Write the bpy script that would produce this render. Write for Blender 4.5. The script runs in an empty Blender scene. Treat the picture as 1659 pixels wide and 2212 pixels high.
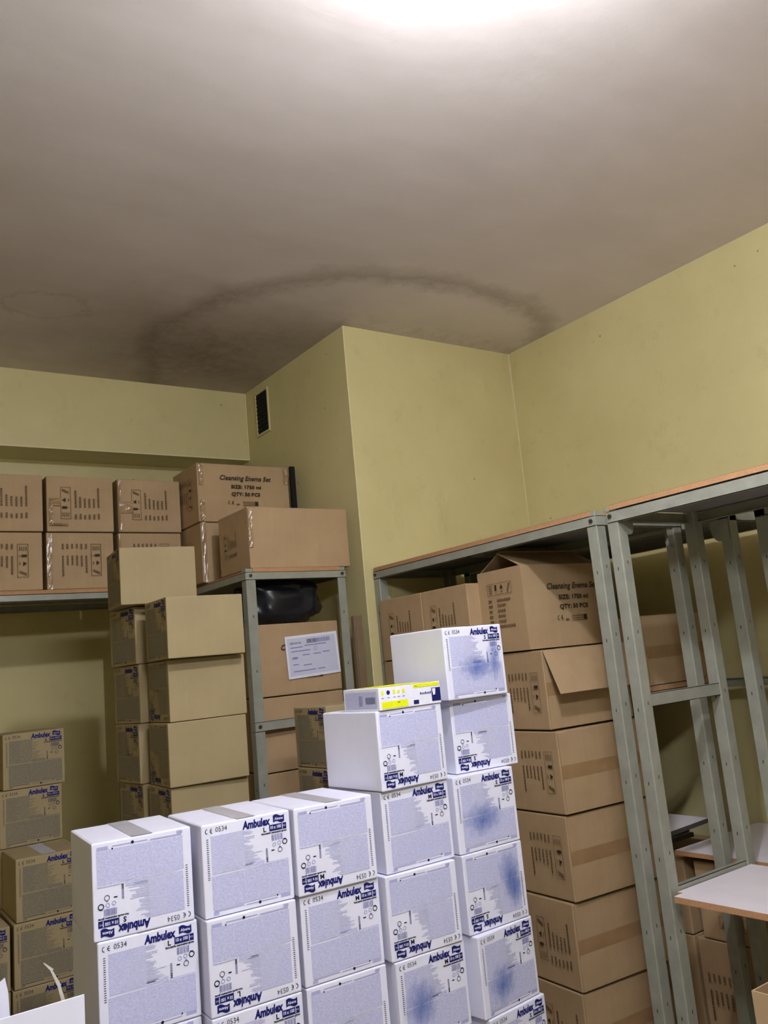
import bpy, bmesh, math, random
from mathutils import Vector, Matrix
random.seed(7)
S = bpy.context.scene
COL = S.collection

# ------------------------------------------------------------------ camera
cd = bpy.data.cameras.new('camera'); cam = bpy.data.objects.new('camera', cd); COL.objects.link(cam)
YAW, PITCH, ROLL, FPX = 0.643189, 0.180881, -0.099771, 1868.66
f = Vector((math.sin(YAW)*math.cos(PITCH), math.cos(YAW)*math.cos(PITCH), math.sin(PITCH)))
r0 = Vector((math.cos(YAW), -math.sin(YAW), 0)); u0 = r0.cross(f)
r = math.cos(ROLL)*r0 + math.sin(ROLL)*u0; u = -math.sin(ROLL)*r0 + math.cos(ROLL)*u0
M = Matrix((r, u, -f)).transposed().to_4x4(); M.translation = Vector((0, 0, 1.5))
cam.matrix_world = M
cd.sensor_fit = 'HORIZONTAL'; cd.sensor_width = 36; cd.lens = 36*FPX/1659
cd.shift_x = -(894.8-829.5)/1659; cd.shift_y = (1085.6-1106)/1659
cd.clip_start = 0.05
S.camera = cam

# ------------------------------------------------------------------ world, light, exposure
w = bpy.data.worlds.new('world'); S.world = w; w.use_nodes = True
w.node_tree.nodes['Background'].inputs[0].default_value = (0.55, 0.55, 0.6, 1)
w.node_tree.nodes['Background'].inputs[1].default_value = 0.1
S.view_settings.view_transform = 'Standard'; S.view_settings.look = 'None'
S.view_settings.gamma = 1; S.view_settings.use_curve_mapping = False
S.view_settings.exposure = 0.33
LAMP_COLOUR = (0.85, 0.88, 1.0)
LAMP_POWER = 860.0          # emission strength of the ceiling globe
FILL_POWER = 105.0           # added fill light, out of view near the camera
LAMP_AT = (1.22, 1.08); FILL_AT = (0.72, 0.42); FILL_COLOUR = (0.92, 0.94, 1.0)
CEIL = 3.30; FLOOR = -0.11

# ------------------------------------------------------------------ material helpers
def lin(c):
    return tuple(((v/255)/12.92 if v/255 <= .04045 else ((v/255+.055)/1.055)**2.4) for v in c) + (1,)
class N:
    def __init__(s, name):
        s.m = bpy.data.materials.new(name); s.m.use_nodes = True; s.t = s.m.node_tree
        s.b = s.t.nodes['Principled BSDF']
    def add(s, k, **kw):
        n = s.t.nodes.new(k)
        for a, v in kw.items(): setattr(n, a, v)
        return n
    def link(s, a, b): s.t.links.new(a, b)
    def math(s, op, a, b=None, c=None, clamp=False):
        n = s.add('ShaderNodeMath', operation=op); n.use_clamp = clamp
        for i, v in enumerate((a, b, c)):
            if v is None: continue
            if isinstance(v, (int, float)): n.inputs[i].default_value = v
            else: s.link(v, n.inputs[i])
        return n.outputs[0]
    def noise(s, scale, detail=3, rough=.6, coord='Object', stretch=None):
        tc = s.add('ShaderNodeTexCoord'); o = tc.outputs[coord]
        if stretch:
            mp = s.add('ShaderNodeMapping'); mp.inputs['Scale'].default_value = stretch; s.link(o, mp.inputs[0]); o = mp.outputs[0]
        n = s.add('ShaderNodeTexNoise'); n.inputs['Scale'].default_value = scale
        n.inputs['Detail'].default_value = detail; n.inputs['Roughness'].default_value = rough
        s.link(o, n.inputs['Vector']); return n.outputs[0]
    def ramp(s, fac, stops):
        n = s.add('ShaderNodeValToRGB'); e = n.color_ramp.elements
        while len(e) < len(stops): e.new(.5)
        for i, (p, c) in enumerate(stops): e[i].position = p; e[i].color = c
        s.link(fac, n.inputs[0]); return n.outputs[0]
    def mix(s, fac, a, b):
        n = s.add('ShaderNodeMix', data_type='RGBA')
        if isinstance(fac, (int, float)): n.inputs[0].default_value = fac
        else: s.link(fac, n.inputs[0])
        for v, k in ((a, 6), (b, 7)):
            if isinstance(v, tuple): n.inputs[k].default_value = v
            else: s.link(v, n.inputs[k])
        return n.outputs[2]
    def bump(s, h, strength=.2, dist=.002):
        n = s.add('ShaderNodeBump'); n.inputs['Strength'].default_value = strength; n.inputs['Distance'].default_value = dist
        s.link(h, n.inputs['Height']); s.link(n.outputs[0], s.b.inputs['Normal'])
    def done(s, rough=.8, spec=.3, metal=0):
        s.b.inputs['Roughness'].default_value = rough; s.b.inputs['Specular IOR Level'].default_value = spec
        s.b.inputs['Metallic'].default_value = metal; return s.m
def simple(name, c, var=.12, scale=25, rough=.8, spec=.3, metal=0, bump=.1, stretch=None):
    n = N(name); a = tuple(x*(1-var) for x in c[:3])+(1,); b = tuple(min(1, x*(1+var)) for x in c[:3])+(1,)
    f_ = n.noise(scale, stretch=stretch); n.link(n.ramp(f_, [(.3, a), (.7, b)]), n.b.inputs['Base Color'])
    if bump: n.bump(f_, bump)
    return n.done(rough, spec, metal)

def kraft(name, c1, c2):
    n = N(name)
    a = n.noise(5, 4, .6); g = n.noise(60, 3, .6, stretch=(1, 1, .06)); s = n.noise(220, 2)
    col = n.ramp(a, [(.3, c1), (.7, c2)])
    col = n.mix(n.math('MULTIPLY', g, .22), col, tuple(x*.62 for x in c1[:3])+(1,))
    col = n.mix(n.math('MULTIPLY', s, .12), col, tuple(x*.5 for x in c1[:3])+(1,))
    n.link(col, n.b.inputs['Base Color']); n.bump(g, .12, .001)
    return n.done(.72, .25)
KRAFT = kraft('kraft_brown', lin((174, 146, 110)), lin((188, 160, 122)))
TAN = kraft('kraft_tan', lin((158, 141, 105)), lin((168, 151, 112)))
TAN_PRINT = kraft('kraft_printed_grey', lin((126, 119, 104)), lin((144, 136, 118)))
KRAFT_EDGE = simple('kraft_cut_edge', lin((205, 178, 135)), scale=200)
SHEETCARD = kraft('cardboard_sheet', lin((120, 100, 76)), lin((132, 112, 86)))
WHITE = simple('white_carton_board', lin((230, 230, 246)), .03, 6, .6, .3, bump=.03)
WHITE_TOP = simple('white_blank_board', lin((230, 230, 246)), .03, 6, .6, .3, bump=.03)
INK_BLUE = simple('blue_print', lin((14, 20, 100)), .1, 90, .6)
INK_DARK = simple('dark_print', lin((16, 17, 44)), .1, 90, .6)
INK_MID = simple('grey_blue_print', lin((122, 124, 170)), .1, 90, .6)
INK_TAN = simple('grey_print_on_kraft', lin((88, 82, 80)), .1, 90, .6)
INK_PALE = simple('pale_blue_print', lin((170, 172, 214)), .05, 90, .6)
INK_BLACK = simple('black_ink', lin((52, 40, 28)), .2, 120, .7)
INK_FADED = simple('faded_brown_ink', lin((112, 88, 62)), .2, 120, .7)
YELLOW = simple('yellow_print', lin((226, 232, 22)), .04, 30, .5)
NAVY = simple('navy_print', lin((22, 26, 92)), .05, 30, .5)
def fine_print(name, c1, c2):
    n = N(name)
    a = n.noise(150, 3, .75, stretch=(1, 1, 1.8)); b = n.noise(14, 3)
    col = n.ramp(a, [(.38, c1), (.62, c2)]); col = n.mix(n.math('MULTIPLY', b, .25), col, c1)
    n.link(col, n.b.inputs['Base Color']); return n.done(.62, .25)
FINE = fine_print('fine_text_tint', lin((180, 182, 216)), lin((208, 209, 238)))
FINE_TAN = fine_print('fine_text_tint_on_kraft', lin((112, 104, 88)), lin((138, 128, 104)))
LINE_WHITE = simple('blank_line', lin((226, 226, 242)), .03, 40, .6)
PAPER = simple('white_label_paper', lin((232, 232, 244)), .03, 60, .5)
n = N('packing_tape'); t_ = n.noise(45, 3, .7); n.link(n.ramp(t_, [(.3, lin((150, 120, 84))), (.7, lin((168, 138, 100)))]), n.b.inputs['Base Color'])
n.bump(n.noise(38, 3, .7, stretch=(1, 1, .6)), .5, .006); TAPE = n.done(.26, 1.0)
n = N('grey_tape'); t_ = n.noise(25, 3, .6); n.link(n.ramp(t_, [(.3, lin((176, 174, 180))), (.7, lin((190, 188, 194)))]), n.b.inputs['Base Color'])
TAPE_GREY = n.done(.35, .4)
n = N('ink_smudge'); q = n.noise(2.4, 5, .75, stretch=(1.6, 1, 1)); tc = n.add('ShaderNodeTexCoord')
gr = n.add('ShaderNodeTexGradient', gradient_type='SPHERICAL'); n.link(tc.outputs['Object'], gr.inputs[0])
al = n.math('MULTIPLY', n.math('SUBTRACT', n.math('ADD', n.math('MULTIPLY', gr.outputs[1], .9), q), .72, clamp=True), .85, clamp=True)
n.b.inputs['Base Color'].default_value = lin((84, 118, 196)); n.link(al, n.b.inputs['Alpha']); SMUDGE = n.done(.6, .2)
STEEL = simple('grey_green_painted_steel', lin((146, 147, 134)), .12, 14, .3, .6, 0.0, .06)
STEEL_HOLE = simple('slot_shadow', lin((46, 46, 42)), .1, 30)
BOLT = simple('bolt_steel', lin((70, 70, 66)), .1, 60, .4, .5, .6)
BOARD_WHITE = simple('white_laminate', lin((236, 228, 232)), .03, 12, .42, .4, bump=.02)
BOARD_GREY = simple('grey_laminate_underside', lin((136, 134, 130)), .06, 10, .55, .3)
BOARD_DARK = simple('dark_board_edge', lin((70, 66, 62)), .1, 40)
BOARD_EDGE = simple('chipboard_edge', lin((182, 138, 98)), .16, 160, .85)
VENT_DARK = simple('vent_dark', lin((20, 22, 24)), .1, 30)
PALLET = simple('pallet_wood', lin((150, 118, 80)), .2, 14, .8, stretch=(.2, 3, 3))
FILLER_BLACK = simple('black_filler', lin((24, 25, 32)), .1, 20, .3, .5, bump=.4)
PLASTIC = simple('clear_strap_plastic', lin((205, 200, 186)), .05, 30, .25, .6)

def wall_paint(name):
    n = N(name)
    a = n.noise(1.6, 5, .65); b = n.noise(9, 5, .7); c = n.noise(60, 3); d = n.noise(3.5, 6, .75, stretch=(1, 1, .45))
    col = n.ramp(a, [(.3, lin((203, 191, 137))), (.7, lin((214, 203, 149)))])
    col = n.mix(n.math('MULTIPLY', n.ramp(b, [(.58, (0, 0, 0, 1)), (.8, (1, 1, 1, 1))]), .28), col, lin((160, 146, 100)))
    col = n.mix(n.math('MULTIPLY', n.ramp(d, [(.6, (0, 0, 0, 1)), (.75, (1, 1, 1, 1))]), .22), col, lin((150, 140, 90)))
    sp = n.add('ShaderNodeTexVoronoi'); sp.inputs['Scale'].default_value = 5
    tc = n.add('ShaderNodeTexCoord'); n.link(tc.outputs['Object'], sp.inputs['Vector'])
    col = n.mix(n.math('MULTIPLY', n.math('LESS_THAN', sp.outputs[0], .035), .55), col, lin((96, 90, 62)))
    n.link(col, n.b.inputs['Base Color']); n.bump(c, .14, .002)
    return n.done(.42, .35)
WALL = wall_paint('yellow_green_gloss_paint')

def ceiling_mat():
    n = N('stained_ceiling_plaster')
    geo = n.add('ShaderNodeNewGeometry'); sx = n.add('ShaderNodeSeparateXYZ'); n.link(geo.outputs['Position'], sx.inputs[0])
    X, Y = sx.outputs[0], sx.outputs[1]
    wob = n.noise(2.2, 4, .6); wob2 = n.noise(14, 5, .75); big = n.noise(.9, 5, .6); fine = n.noise(70, 3, .7)
    def dist(cx, cy, sx_, sy_):
        a = n.math('DIVIDE', n.math('SUBTRACT', X, cx), sx_); b = n.math('DIVIDE', n.math('SUBTRACT', Y, cy), sy_)
        return n.math('SQRT', n.math('ADD', n.math('MULTIPLY', a, a), n.math('MULTIPLY', b, b)))
    def warp(d, amt): return n.math('ADD', d, n.math('MULTIPLY', n.math('SUBTRACT', wob, .5), amt))
    def band(d, r_, wid):      # 1 on the ring, 0 away from it
        return n.math('SUBTRACT', 1, n.math('DIVIDE', n.math('ABSOLUTE', n.math('SUBTRACT', d, r_)), wid), clamp=True)
    col = n.ramp(big, [(.3, lin((204, 194, 186))), (.7, lin((220, 210, 204)))])
    st = n.noise(1.1, 5, .6, stretch=(.45, 1.6, 1))
    col = n.mix(n.math('MULTIPLY', n.ramp(st, [(.4, (0, 0, 0, 1)), (.75, (1, 1, 1, 1))]), .4), col, lin((178, 166, 154)))
    ring = n.math('ADD', warp(dist(2.72, 4.15, 1.0, 1.0), .35), n.math('MULTIPLY', n.math('SUBTRACT', wob2, .5), .16))
    rb = n.math('MULTIPLY', band(ring, 1.17, .12), n.math('ADD', .35, wob2))
    col = n.mix(n.math('MULTIPLY', rb, .6), col, lin((140, 128, 112)))
    mold = n.math('SUBTRACT', 1, warp(dist(1.85, 4.35, 1.0, 1.05), .8), clamp=True)
    col = n.mix(n.math('MULTIPLY', n.math('MULTIPLY', mold, n.math('ADD', .3, wob2)), 0.95, clamp=True), col, lin((128, 114, 98)))
    edge = n.math('SUBTRACT', 1, n.math('DIVIDE', n.math('ABSOLUTE', n.math('SUBTRACT', Y, 3.62)), .17), clamp=True)
    edge = n.math('MULTIPLY', edge, n.math('GREATER_THAN', X, 2.35))
    col = n.mix(n.math('MULTIPLY', n.math('MULTIPLY', edge, n.ramp(wob2, [(.45, (0, 0, 0, 1)), (.65, (1, 1, 1, 1))])), .4), col, lin((150, 134, 112)))
    pe = n.math('ADD', warp(dist(.97, 4.0, .26, .2), 1.1), n.math('MULTIPLY', n.math('SUBTRACT', wob2, .5), .9))
    pm = n.math('LESS_THAN', pe, .75)
    rim = n.math('MULTIPLY', band(pe, .78, .1), n.math('ADD', .1, wob2))
    col = n.mix(n.math('MULTIPLY', pm, .25), col, lin((200, 188, 178)))
    col = n.mix(n.math('MULTIPLY', rim, .5), col, lin((150, 124, 106)))
    spk = n.ramp(fine, [(.6, (0, 0, 0, 1)), (.75, (1, 1, 1, 1))])
    col = n.mix(n.math('MULTIPLY', n.math('MULTIPLY', rb, spk), .9, clamp=True), col, lin((70, 58, 46)))
    n.link(col, n.b.inputs['Base Color'])
    h = n.math('ADD', n.math('MULTIPLY', n.noise(3, 5, .6), 1.0), n.math('ADD', n.math('MULTIPLY', fine, .06), n.math('MULTIPLY', pm, -.35)))
    n.bump(h, .28, .012)
    return n.done(.7, .25)
CEILING = ceiling_mat()
FLOOR_M = simple('grey_terrazzo_floor', lin((128, 122, 112)), .15, 40, .5, .4)

# ------------------------------------------------------------------ mesh helpers
class MB:
    """collects shapes with material slots, then builds ONE mesh"""
    def __init__(s): s.v = []; s.f = []; s.mi = []; s.mats = []
    def slot(s, m):
        if m not in s.mats: s.mats.append(m)
        return s.mats.index(m)
    def poly(s, pts, m):
        b = len(s.v); s.v += [tuple(p) for p in pts]; s.f.append(tuple(range(b, b+len(pts)))); s.mi.append(s.slot(m))
    def box(s, x0, x1, y0, y1, z0, z1, m):
        b = len(s.v); s.v += [(x, y, z) for z in (z0, z1) for y in (y0, y1) for x in (x0, x1)]
        for q in ((0, 2, 3, 1), (4, 5, 7, 6), (0, 1, 5, 4), (2, 6, 7, 3), (0, 4, 6, 2), (1, 3, 7, 5)):
            s.f.append(tuple(b+i for i in q)); s.mi.append(s.slot(m))
    def bm(s, bmx, m):
        b = len(s.v); bmx.verts.ensure_lookup_table(); bmx.verts.index_update()
        s.v += [tuple(v.co) for v in bmx.verts]
        for f_ in bmx.faces: s.f.append(tuple(b+v.index for v in f_.verts)); s.mi.append(s.slot(m))
        bmx.free()
    def bevbox(s, x0, x1, y0, y1, z0, z1, m, bev=.004, seg=2):
        k = bmesh.new(); bmesh.ops.create_cube(k, size=1)
        for v in k.verts:
            v.co = Vector(((x0+x1)/2+v.co.x*(x1-x0), (y0+y1)/2+v.co.y*(y1-y0), (z0+z1)/2+v.co.z*(z1-z0)))
        bmesh.ops.bevel(k, geom=list(k.edges), offset=bev, segments=seg, profile=.5, affect='EDGES')
        s.bm(k, m)
    def cyl(s, c, ax, rad, ln, m, n_=12):
        k = bmesh.new(); bmesh.ops.create_cone(k, cap_ends=True, segments=n_, radius1=rad, radius2=rad, depth=ln)
        rot = Vector((0, 0, 1)).rotation_difference(Vector(ax)).to_matrix()
        for v in k.verts: v.co = rot @ v.co + Vector(c)
        s.bm(k, m)
    def mesh(s, name):
        me = bpy.data.meshes.new(name); me.from_pydata(s.v, [], s.f)
        for m in s.mats: me.materials.append(m)
        me.polygons.foreach_set('material_index', s.mi); me.update(); return me
def obj(name, me, parent=None, loc=(0, 0, 0), rot=(0, 0, 0)):
    if isinstance(me, MB): me = me.mesh(name)
    o = bpy.data.objects.new(name, me); COL.objects.link(o)
    o.location = loc; o.rotation_euler = rot
    if parent: o.parent = parent
    return o
def thing(name, label, cat, loc=(0, 0, 0), rz=0, group=None, rot=None):
    o = bpy.data.objects.new(name, None); COL.objects.link(o); o.empty_display_size = .05
    o.location = loc; o.rotation_euler = rot or (0, 0, rz); o['label'] = label; o['category'] = cat
    if group: o['group'] = group
    return o
def struct(name, mb):
    o = obj(name, mb); o['kind'] = 'structure'; return o

_tc = {}
def text_shape(txt, size, bold=0, shear=0, width=None):
    key = (txt, size, bold, shear, width)
    if key in _tc: return _tc[key]
    cu = bpy.data.curves.new('t', 'FONT'); cu.body = txt; cu.size = size; cu.offset = bold; cu.shear = shear
    cu.resolution_u = 2; cu.fill_mode = 'FRONT'
    o = bpy.data.objects.new('t', cu); COL.objects.link(o)
    bpy.context.view_layer.update()
    me = bpy.data.meshes.new_from_object(o.evaluated_get(bpy.context.evaluated_depsgraph_get()))
    vs = [(v.co.x, v.co.y) for v in me.vertices]; fs = [tuple(p.vertices) for p in me.polygons]
    bpy.data.objects.remove(o); bpy.data.meshes.remove(me); bpy.data.curves.remove(cu)
    if vs:
        x0 = min(v[0] for v in vs); x1 = max(v[0] for v in vs); k = (width/(x1-x0)) if width else 1
        vs = [((v[0]-x0)*k, v[1]) for v in vs]
    _tc[key] = (vs, fs); return _tc[key]
def put_text(mb, txt, x, z, size, m, y=-.0012, bold=0, shear=0, width=None, rot=0):
    vs, fs = text_shape(txt, size, bold, shear, width); b = len(mb.v); c, s_ = math.cos(rot), math.sin(rot)
    mb.v += [(x+a*c-q*s_, y, z+a*s_+q*c) for a, q in vs]
    for f_ in fs: mb.f.append(tuple(b+i for i in f_)); mb.mi.append(mb.slot(m))
def rect(mb, x0, x1, z0, z1, m, y=-.0008):
    mb.poly([(x0, y, z0), (x1, y, z0), (x1, y, z1), (x0, y, z1)], m)
def disc(mb, x, z, r_, m, y=-.0011, inner=0, n_=14, a0=0, a1=2*math.pi):
    for i in range(n_):
        a = a0+(a1-a0)*i/n_; b = a0+(a1-a0)*(i+1)/n_
        p = [(x+r_*math.cos(a), y, z+r_*math.sin(a)), (x+r_*math.cos(b), y, z+r_*math.sin(b))]
        if inner: p += [(x+inner*math.cos(b), y, z+inner*math.sin(b)), (x+inner*math.cos(a), y, z+inner*math.sin(a))]
        else: p += [(x, y, z)]
        mb.poly(p[::-1], m)

# ------------------------------------------------------------------ printed faces
GW, GD, GH = .245, .300, .228            # glove carton: printed width, depth, height
def glove_print(letter, on_kraft=False, seed=1):
    rnd = random.Random(seed); mb = MB(); W, H = GW, GH
    fine, blank, mid, pale = (FINE_TAN, TAN, INK_TAN, FINE_TAN) if on_kraft else (FINE, LINE_WHITE, INK_MID, INK_PALE)
    def R(u0, u1, v0, v1, m, y=-.0008): rect(mb, u0*W, u1*W, (1-v1)*H, (1-v0)*H, m, y)
    # tinted fine text: left block, lower block
    R(.10, .46, .135, .545, fine); R(.46, .68, .50, .56, fine)
    R(.09, .955, .565, .915, fine); R(.69, .955, .535, .565, fine)
    # ragged ends of the language lines
    for i in range(23):
        v = .145+i*.0167; e = .46+.13*rnd.random()+(.07 if i > 12 else 0)
        R(.46, min(e, .66), v, v+.0095, fine)
        R(.24+.1*rnd.random(), .455, v+.0095, v+.0125, blank, -.0012)
    for i, (a, b) in enumerate(((.16, .62), (.7, .95))): R(a, b, .555+i*-.01, .563+i*-.01, blank, -.0012)
    # bottom notes
    R(.10, .42, .925, .94, mid if on_kraft else pale); R(.45, .8, .935, .945, pale); R(.84, .95, .92, .95, pale)
    R(.09, .15, .945, .975, pale)
    disc(mb, .60*W, .055*H, .0038, INK_DARK); disc(mb, .80*W, .085*H, .0022, INK_DARK)
    # tick marks
    for i in range(20): R(.05, .072, .16+i*.0225, .167+i*.0225, INK_DARK)
    # CE mark and number
    for k in (0, 1):
        disc(mb, (.066+k*.052)*W, .925*H, .0062, INK_DARK, inner=.0046, n_=10, a0=math.pi*.5, a1=math.pi*1.5)
    rect(mb, .100*W, .118*W, .922*H, .928*H, INK_DARK, -.0011)
    put_text(mb, '0534', .155*W, .905*H, .0175, INK_DARK, width=.125*W, bold=-.0001)
    # product word, flag, size panel
    put_text(mb, 'Ambulex', .45*W, .875*H, .0275, INK_BLUE, width=.32*W, bold=.0013, shear=.1)
    n_ = 8; a, b = .805*W, .935*W; zt, zb = .962*H, .885*H
    for i in range(n_):
        x0 = a+(b-a)*i/n_; x1 = a+(b-a)*(i+1)/n_; w0 = .0028*math.sin(i/n_*6.28); w1 = .0028*math.sin((i+1)/n_*6.28)
        mb.poly([(x0, -.0009, zb+w0), (x1, -.0009, zb+w1), (x1, -.0009, zt+w1), (x0, -.0009, zt+w0)], INK_BLUE)
    put_text(mb, 'Abena', .82*W, .910*H, .0098, blank, -.0014, width=.10*W, bold=.0002)
    R(.755, .955, .135, .205, INK_BLUE, -.0009)
    put_text(mb, '10 x 100', .768*W, .818*H, .0112, blank, -.0014, width=.125*W, bold=.0003)
    R(.905, .912, .14, .2, blank, -.0013); put_text(mb, 'PCS', .915*W, .824*H, .006, blank, -.0014, width=.03*W)
    if not on_kraft: R(.655, .75, .135, .215, LINE_WHITE, -.0009)
    put_text(mb, letter, .685*W, .800*H, .0165, INK_DARK, -.0014, bold=.0006)
    put_text(mb, 'Non-sterile examination gloves', .66*W, .770*H, .0062, INK_DARK, width=.295*W, bold=.0003)
    x = .775
    while x < .90:
        wd = rnd.choice((.004, .007, .010)); R(x, x+wd, .245, .315, mid, -.0010); x += wd+rnd.choice((.004, .006))
    # icons
    disc(mb, .925*W, .655*H, .0075, INK_DARK, inner=.0052, n_=12); rect(mb, .91*W, .94*W, .675*H, .69*H, INK_DARK)
    for (p, q_, c) in ((.80, .64, mid), (.86, .65, mid)): disc(mb, p*W, q_*H, .0052, c, inner=.0040, n_=8)
    rect(mb, .765*W, .80*W, .575*H, .588*H, INK_DARK)
    disc(mb, .865*W, .575*H, .0068, INK_DARK, inner=.0054, n_=10)
    mb.poly([(.85*W, -.0011, .60*H), (.88*W, -.0011, .60*H), (.865*W, -.0011, .622*H)], INK_MID)
    for i in range(9): R(.70, .722, .385+i*.017, .396+i*.017, mid if i < 6 else INK_DARK)
    return mb
PRINT = {k: glove_print(k, seed=i+3).mesh('printed_front') for i, k in enumerate(('S', 'M', 'L'))}
PRINT_TAN = glove_print('L', True, 9).mesh('printed_front')

def glove_body(mats_, name):
    mb = MB(); base, front = mats_
    mb.bevbox(0, GW, 0, GD, .0008, GH-.0012, base, .0032, 2)
    return mb
GLOVE_BODY = {}
def glove_meshes(kind):
    if kind in GLOVE_BODY: return GLOVE_BODY[kind]
    m = {'white': WHITE_TOP, 'tan': TAN}[kind]
    mb = glove_body((m, m), kind)
    fl = MB(); fl.bevbox(.004, GW/2-.0012, .004, GD-.004, GH-.0016, GH-.0004, m, .0004, 1)
    GLOVE_BODY[kind] = (mb.mesh('body'), fl.mesh('flap'))
    return GLOVE_BODY[kind]
_cx = MB(); rect(_cx, .002, GW-.002, .002, GH-.002, TAN_PRINT, -.0004); TAN_FACE = _cx.mesh('tinted_face')
_tp = MB(); _tp.poly([(GW/2-.026, .001, GH), (GW/2+.026, .001, GH), (GW/2+.026, GD-.001, GH), (GW/2-.026, GD-.001, GH)], TAPE_GREY)
_tp.poly([(GW/2-.026, GD+.0006, GH-.05), (GW/2+.026, GD+.0006, GH-.05), (GW/2+.026, GD+.0006, GH), (GW/2-.026, GD+.0006, GH)][::-1], TAPE_GREY)
TAPE_TOP = _tp.mesh('tape')

def glove_carton(label, loc, rz=0, kind='white', letter='M', flip=False, top=False, group=None, face=None, stain=None):
    """local frame: printed face in the plane y = 0 seen from -y; origin at its lower left corner.
       face='side': printed face looks to -x (blank long face to -y) """
    t = thing('glove_carton', label, 'carton', loc, rz, group)
    body, flap = glove_meshes(kind)
    side = face == 'side'
    # 'side': turn the carton by -90 deg so the printed face looks along -x
    T = (0, GW, 0) if side else (0, 0, 0); RZ = -math.pi/2 if side else 0
    def put(n_, me, extra=(0, 0, 0), rot=(0, 0, 0)):
        base = Matrix.Translation(T) @ Matrix.Rotation(RZ, 4, 'Z') @ Matrix.Translation(extra) @ Matrix.Rotation(rot[1], 4, 'Y')
        o = obj(n_, me, t); o.matrix_local = base; return o
    put('body', body)
    if top:
        put('flap', flap); put('flap', flap, (GW/2-.0028, 0, 0)); put('tape', TAPE_TOP, (0, 0, .0004))
    me = PRINT[letter] if kind == 'white' else PRINT_TAN
    if flip: put('printed_front', me, (GW, 0, GH), (0, math.pi, 0))
    else: put('printed_front', me)
    if stain:
        for (u_, v_, sx, sz) in stain:
            s_ = MB(); s_.poly([(-1, 0, -1), (1, 0, -1), (1, 0, 1), (-1, 0, 1)], SMUDGE)
            o = put('ink_smudge', s_.mesh('ink_smudge'), (u_*GW, -.0022, v_*GH)); o.scale = (sx, 1, sz)
            o['label'] = 'blurred blue ink smudge'
    return t

# ------------------------------------------------------------------ the room
XR, YB, XS, YL, YR = 3.594, 3.68, 2.397, 4.895, 5.17
def wallbox(name, *a): mb = MB(); mb.box(*a, WALL); return struct(name, mb)
mb = MB(); mb.box(-2.2, XR+.12, -2.6, YR+.12, CEIL, CEIL+.12, CEILING); struct('ceiling', mb)
mb = MB(); mb.box(-2.2, XR+.12, -2.6, YR+.12, FLOOR-.1, FLOOR, FLOOR_M); struct('floor', mb)
wallbox('wall_right', XR, XR+.12, -2.6, YB, FLOOR, CEIL)
wallbox('wall_far_right', XS, XR+.12, YB, YR+.12, FLOOR, CEIL)
wallbox('wall_back', -2.2, XS, YR, YR+.12, FLOOR, CEIL)
wallbox('trim_1', -2.1, XS, YL, YR, 2.855, CEIL)
wallbox('wall_left', -2.2, -2.1, -2.6, YR, FLOOR, CEIL)
wallbox('wall_front', -2.1, XR, -2.6, -2.5, FLOOR, CEIL)

EDGE_PAINT = simple('thick_paint_bead', lin((222, 212, 166)), .06, 20, .5)
for nm, a in (('trim_2', (XR-.006, XR, YB-.006, YB, 1.99, CEIL-.003)), ('trim_3', (XS-.002, XS+.004, YB-.002, YB+.004, FLOOR, CEIL-.003)), ('trim_4', (XS-.005, XS, YL-.005, YL, 2.855, CEIL-.003)), ('trim_5', (-2.1, XS-.006, YL-.003, YL, 2.855, 2.863))):
    mb = MB(); mb.box(*a, EDGE_PAINT); struct(nm, mb)
# air vent on the side of the boxed-out corner
t = thing('air_vent', 'small dark rectangular ventilation grille high on the yellow wall under the ceiling', 'vent', (XS, 4.665, 3.108))
mb = MB(); A, B = .076, .128
for (y0, y1, z0, z1) in ((-A-.012, A+.012, B, B+.012), (-A-.012, A+.012, -B-.012, -B), (-A-.012, -A, -B, B), (A, A+.012, -B, B)):
    mb.box(-.008, 0, y0, y1, z0, z1, WALL)
obj('frame', mb, t)
mb = MB(); mb.box(-.0015, 0, -A, A, -B, B, VENT_DARK); obj('back_plate', mb, t)
sl = MB(); sl.box(-.006, -.0015, -A, A, -.0025, .0025, VENT_DARK); slm = sl.mesh('slat')
for i in range(9): obj('slat', slm, t, (0, 0, -B+.022+i*.0265), (0, .5, 0))

# lamp (above the frame): ceiling globe
def lamp(name_label, xy, power, rad):
    t = thing('ceiling_lamp', name_label, 'lamp', (xy[0], xy[1], CEIL))
    mb = MB(); mb.cyl((0, 0, -.02), (0, 0, 1), .07, .04, BOARD_WHITE, 28); mb.cyl((0, 0, -.075), (0, 0, 1), .02, .08, BOARD_WHITE, 16); obj('base', mb, t)
    n = N('lamp_glow'); n.b.inputs['Emission Color'].default_value = LAMP_COLOUR+(1,); n.b.inputs['Emission Strength'].default_value = power
    n.b.inputs['Base Color'].default_value = (.8, .8, .8, 1)
    k = bmesh.new(); bmesh.ops.create_uvsphere(k, u_segments=20, v_segments=12, radius=rad)
    mb = MB(); mb.bm(k, n.m); o = obj('bulb', mb, t, (0, 0, -.112-rad))
    for p in o.data.polygons: p.use_smooth = True
lamp('round ceiling bulb lighting the cartons from above', LAMP_AT, LAMP_POWER, .05)
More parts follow.
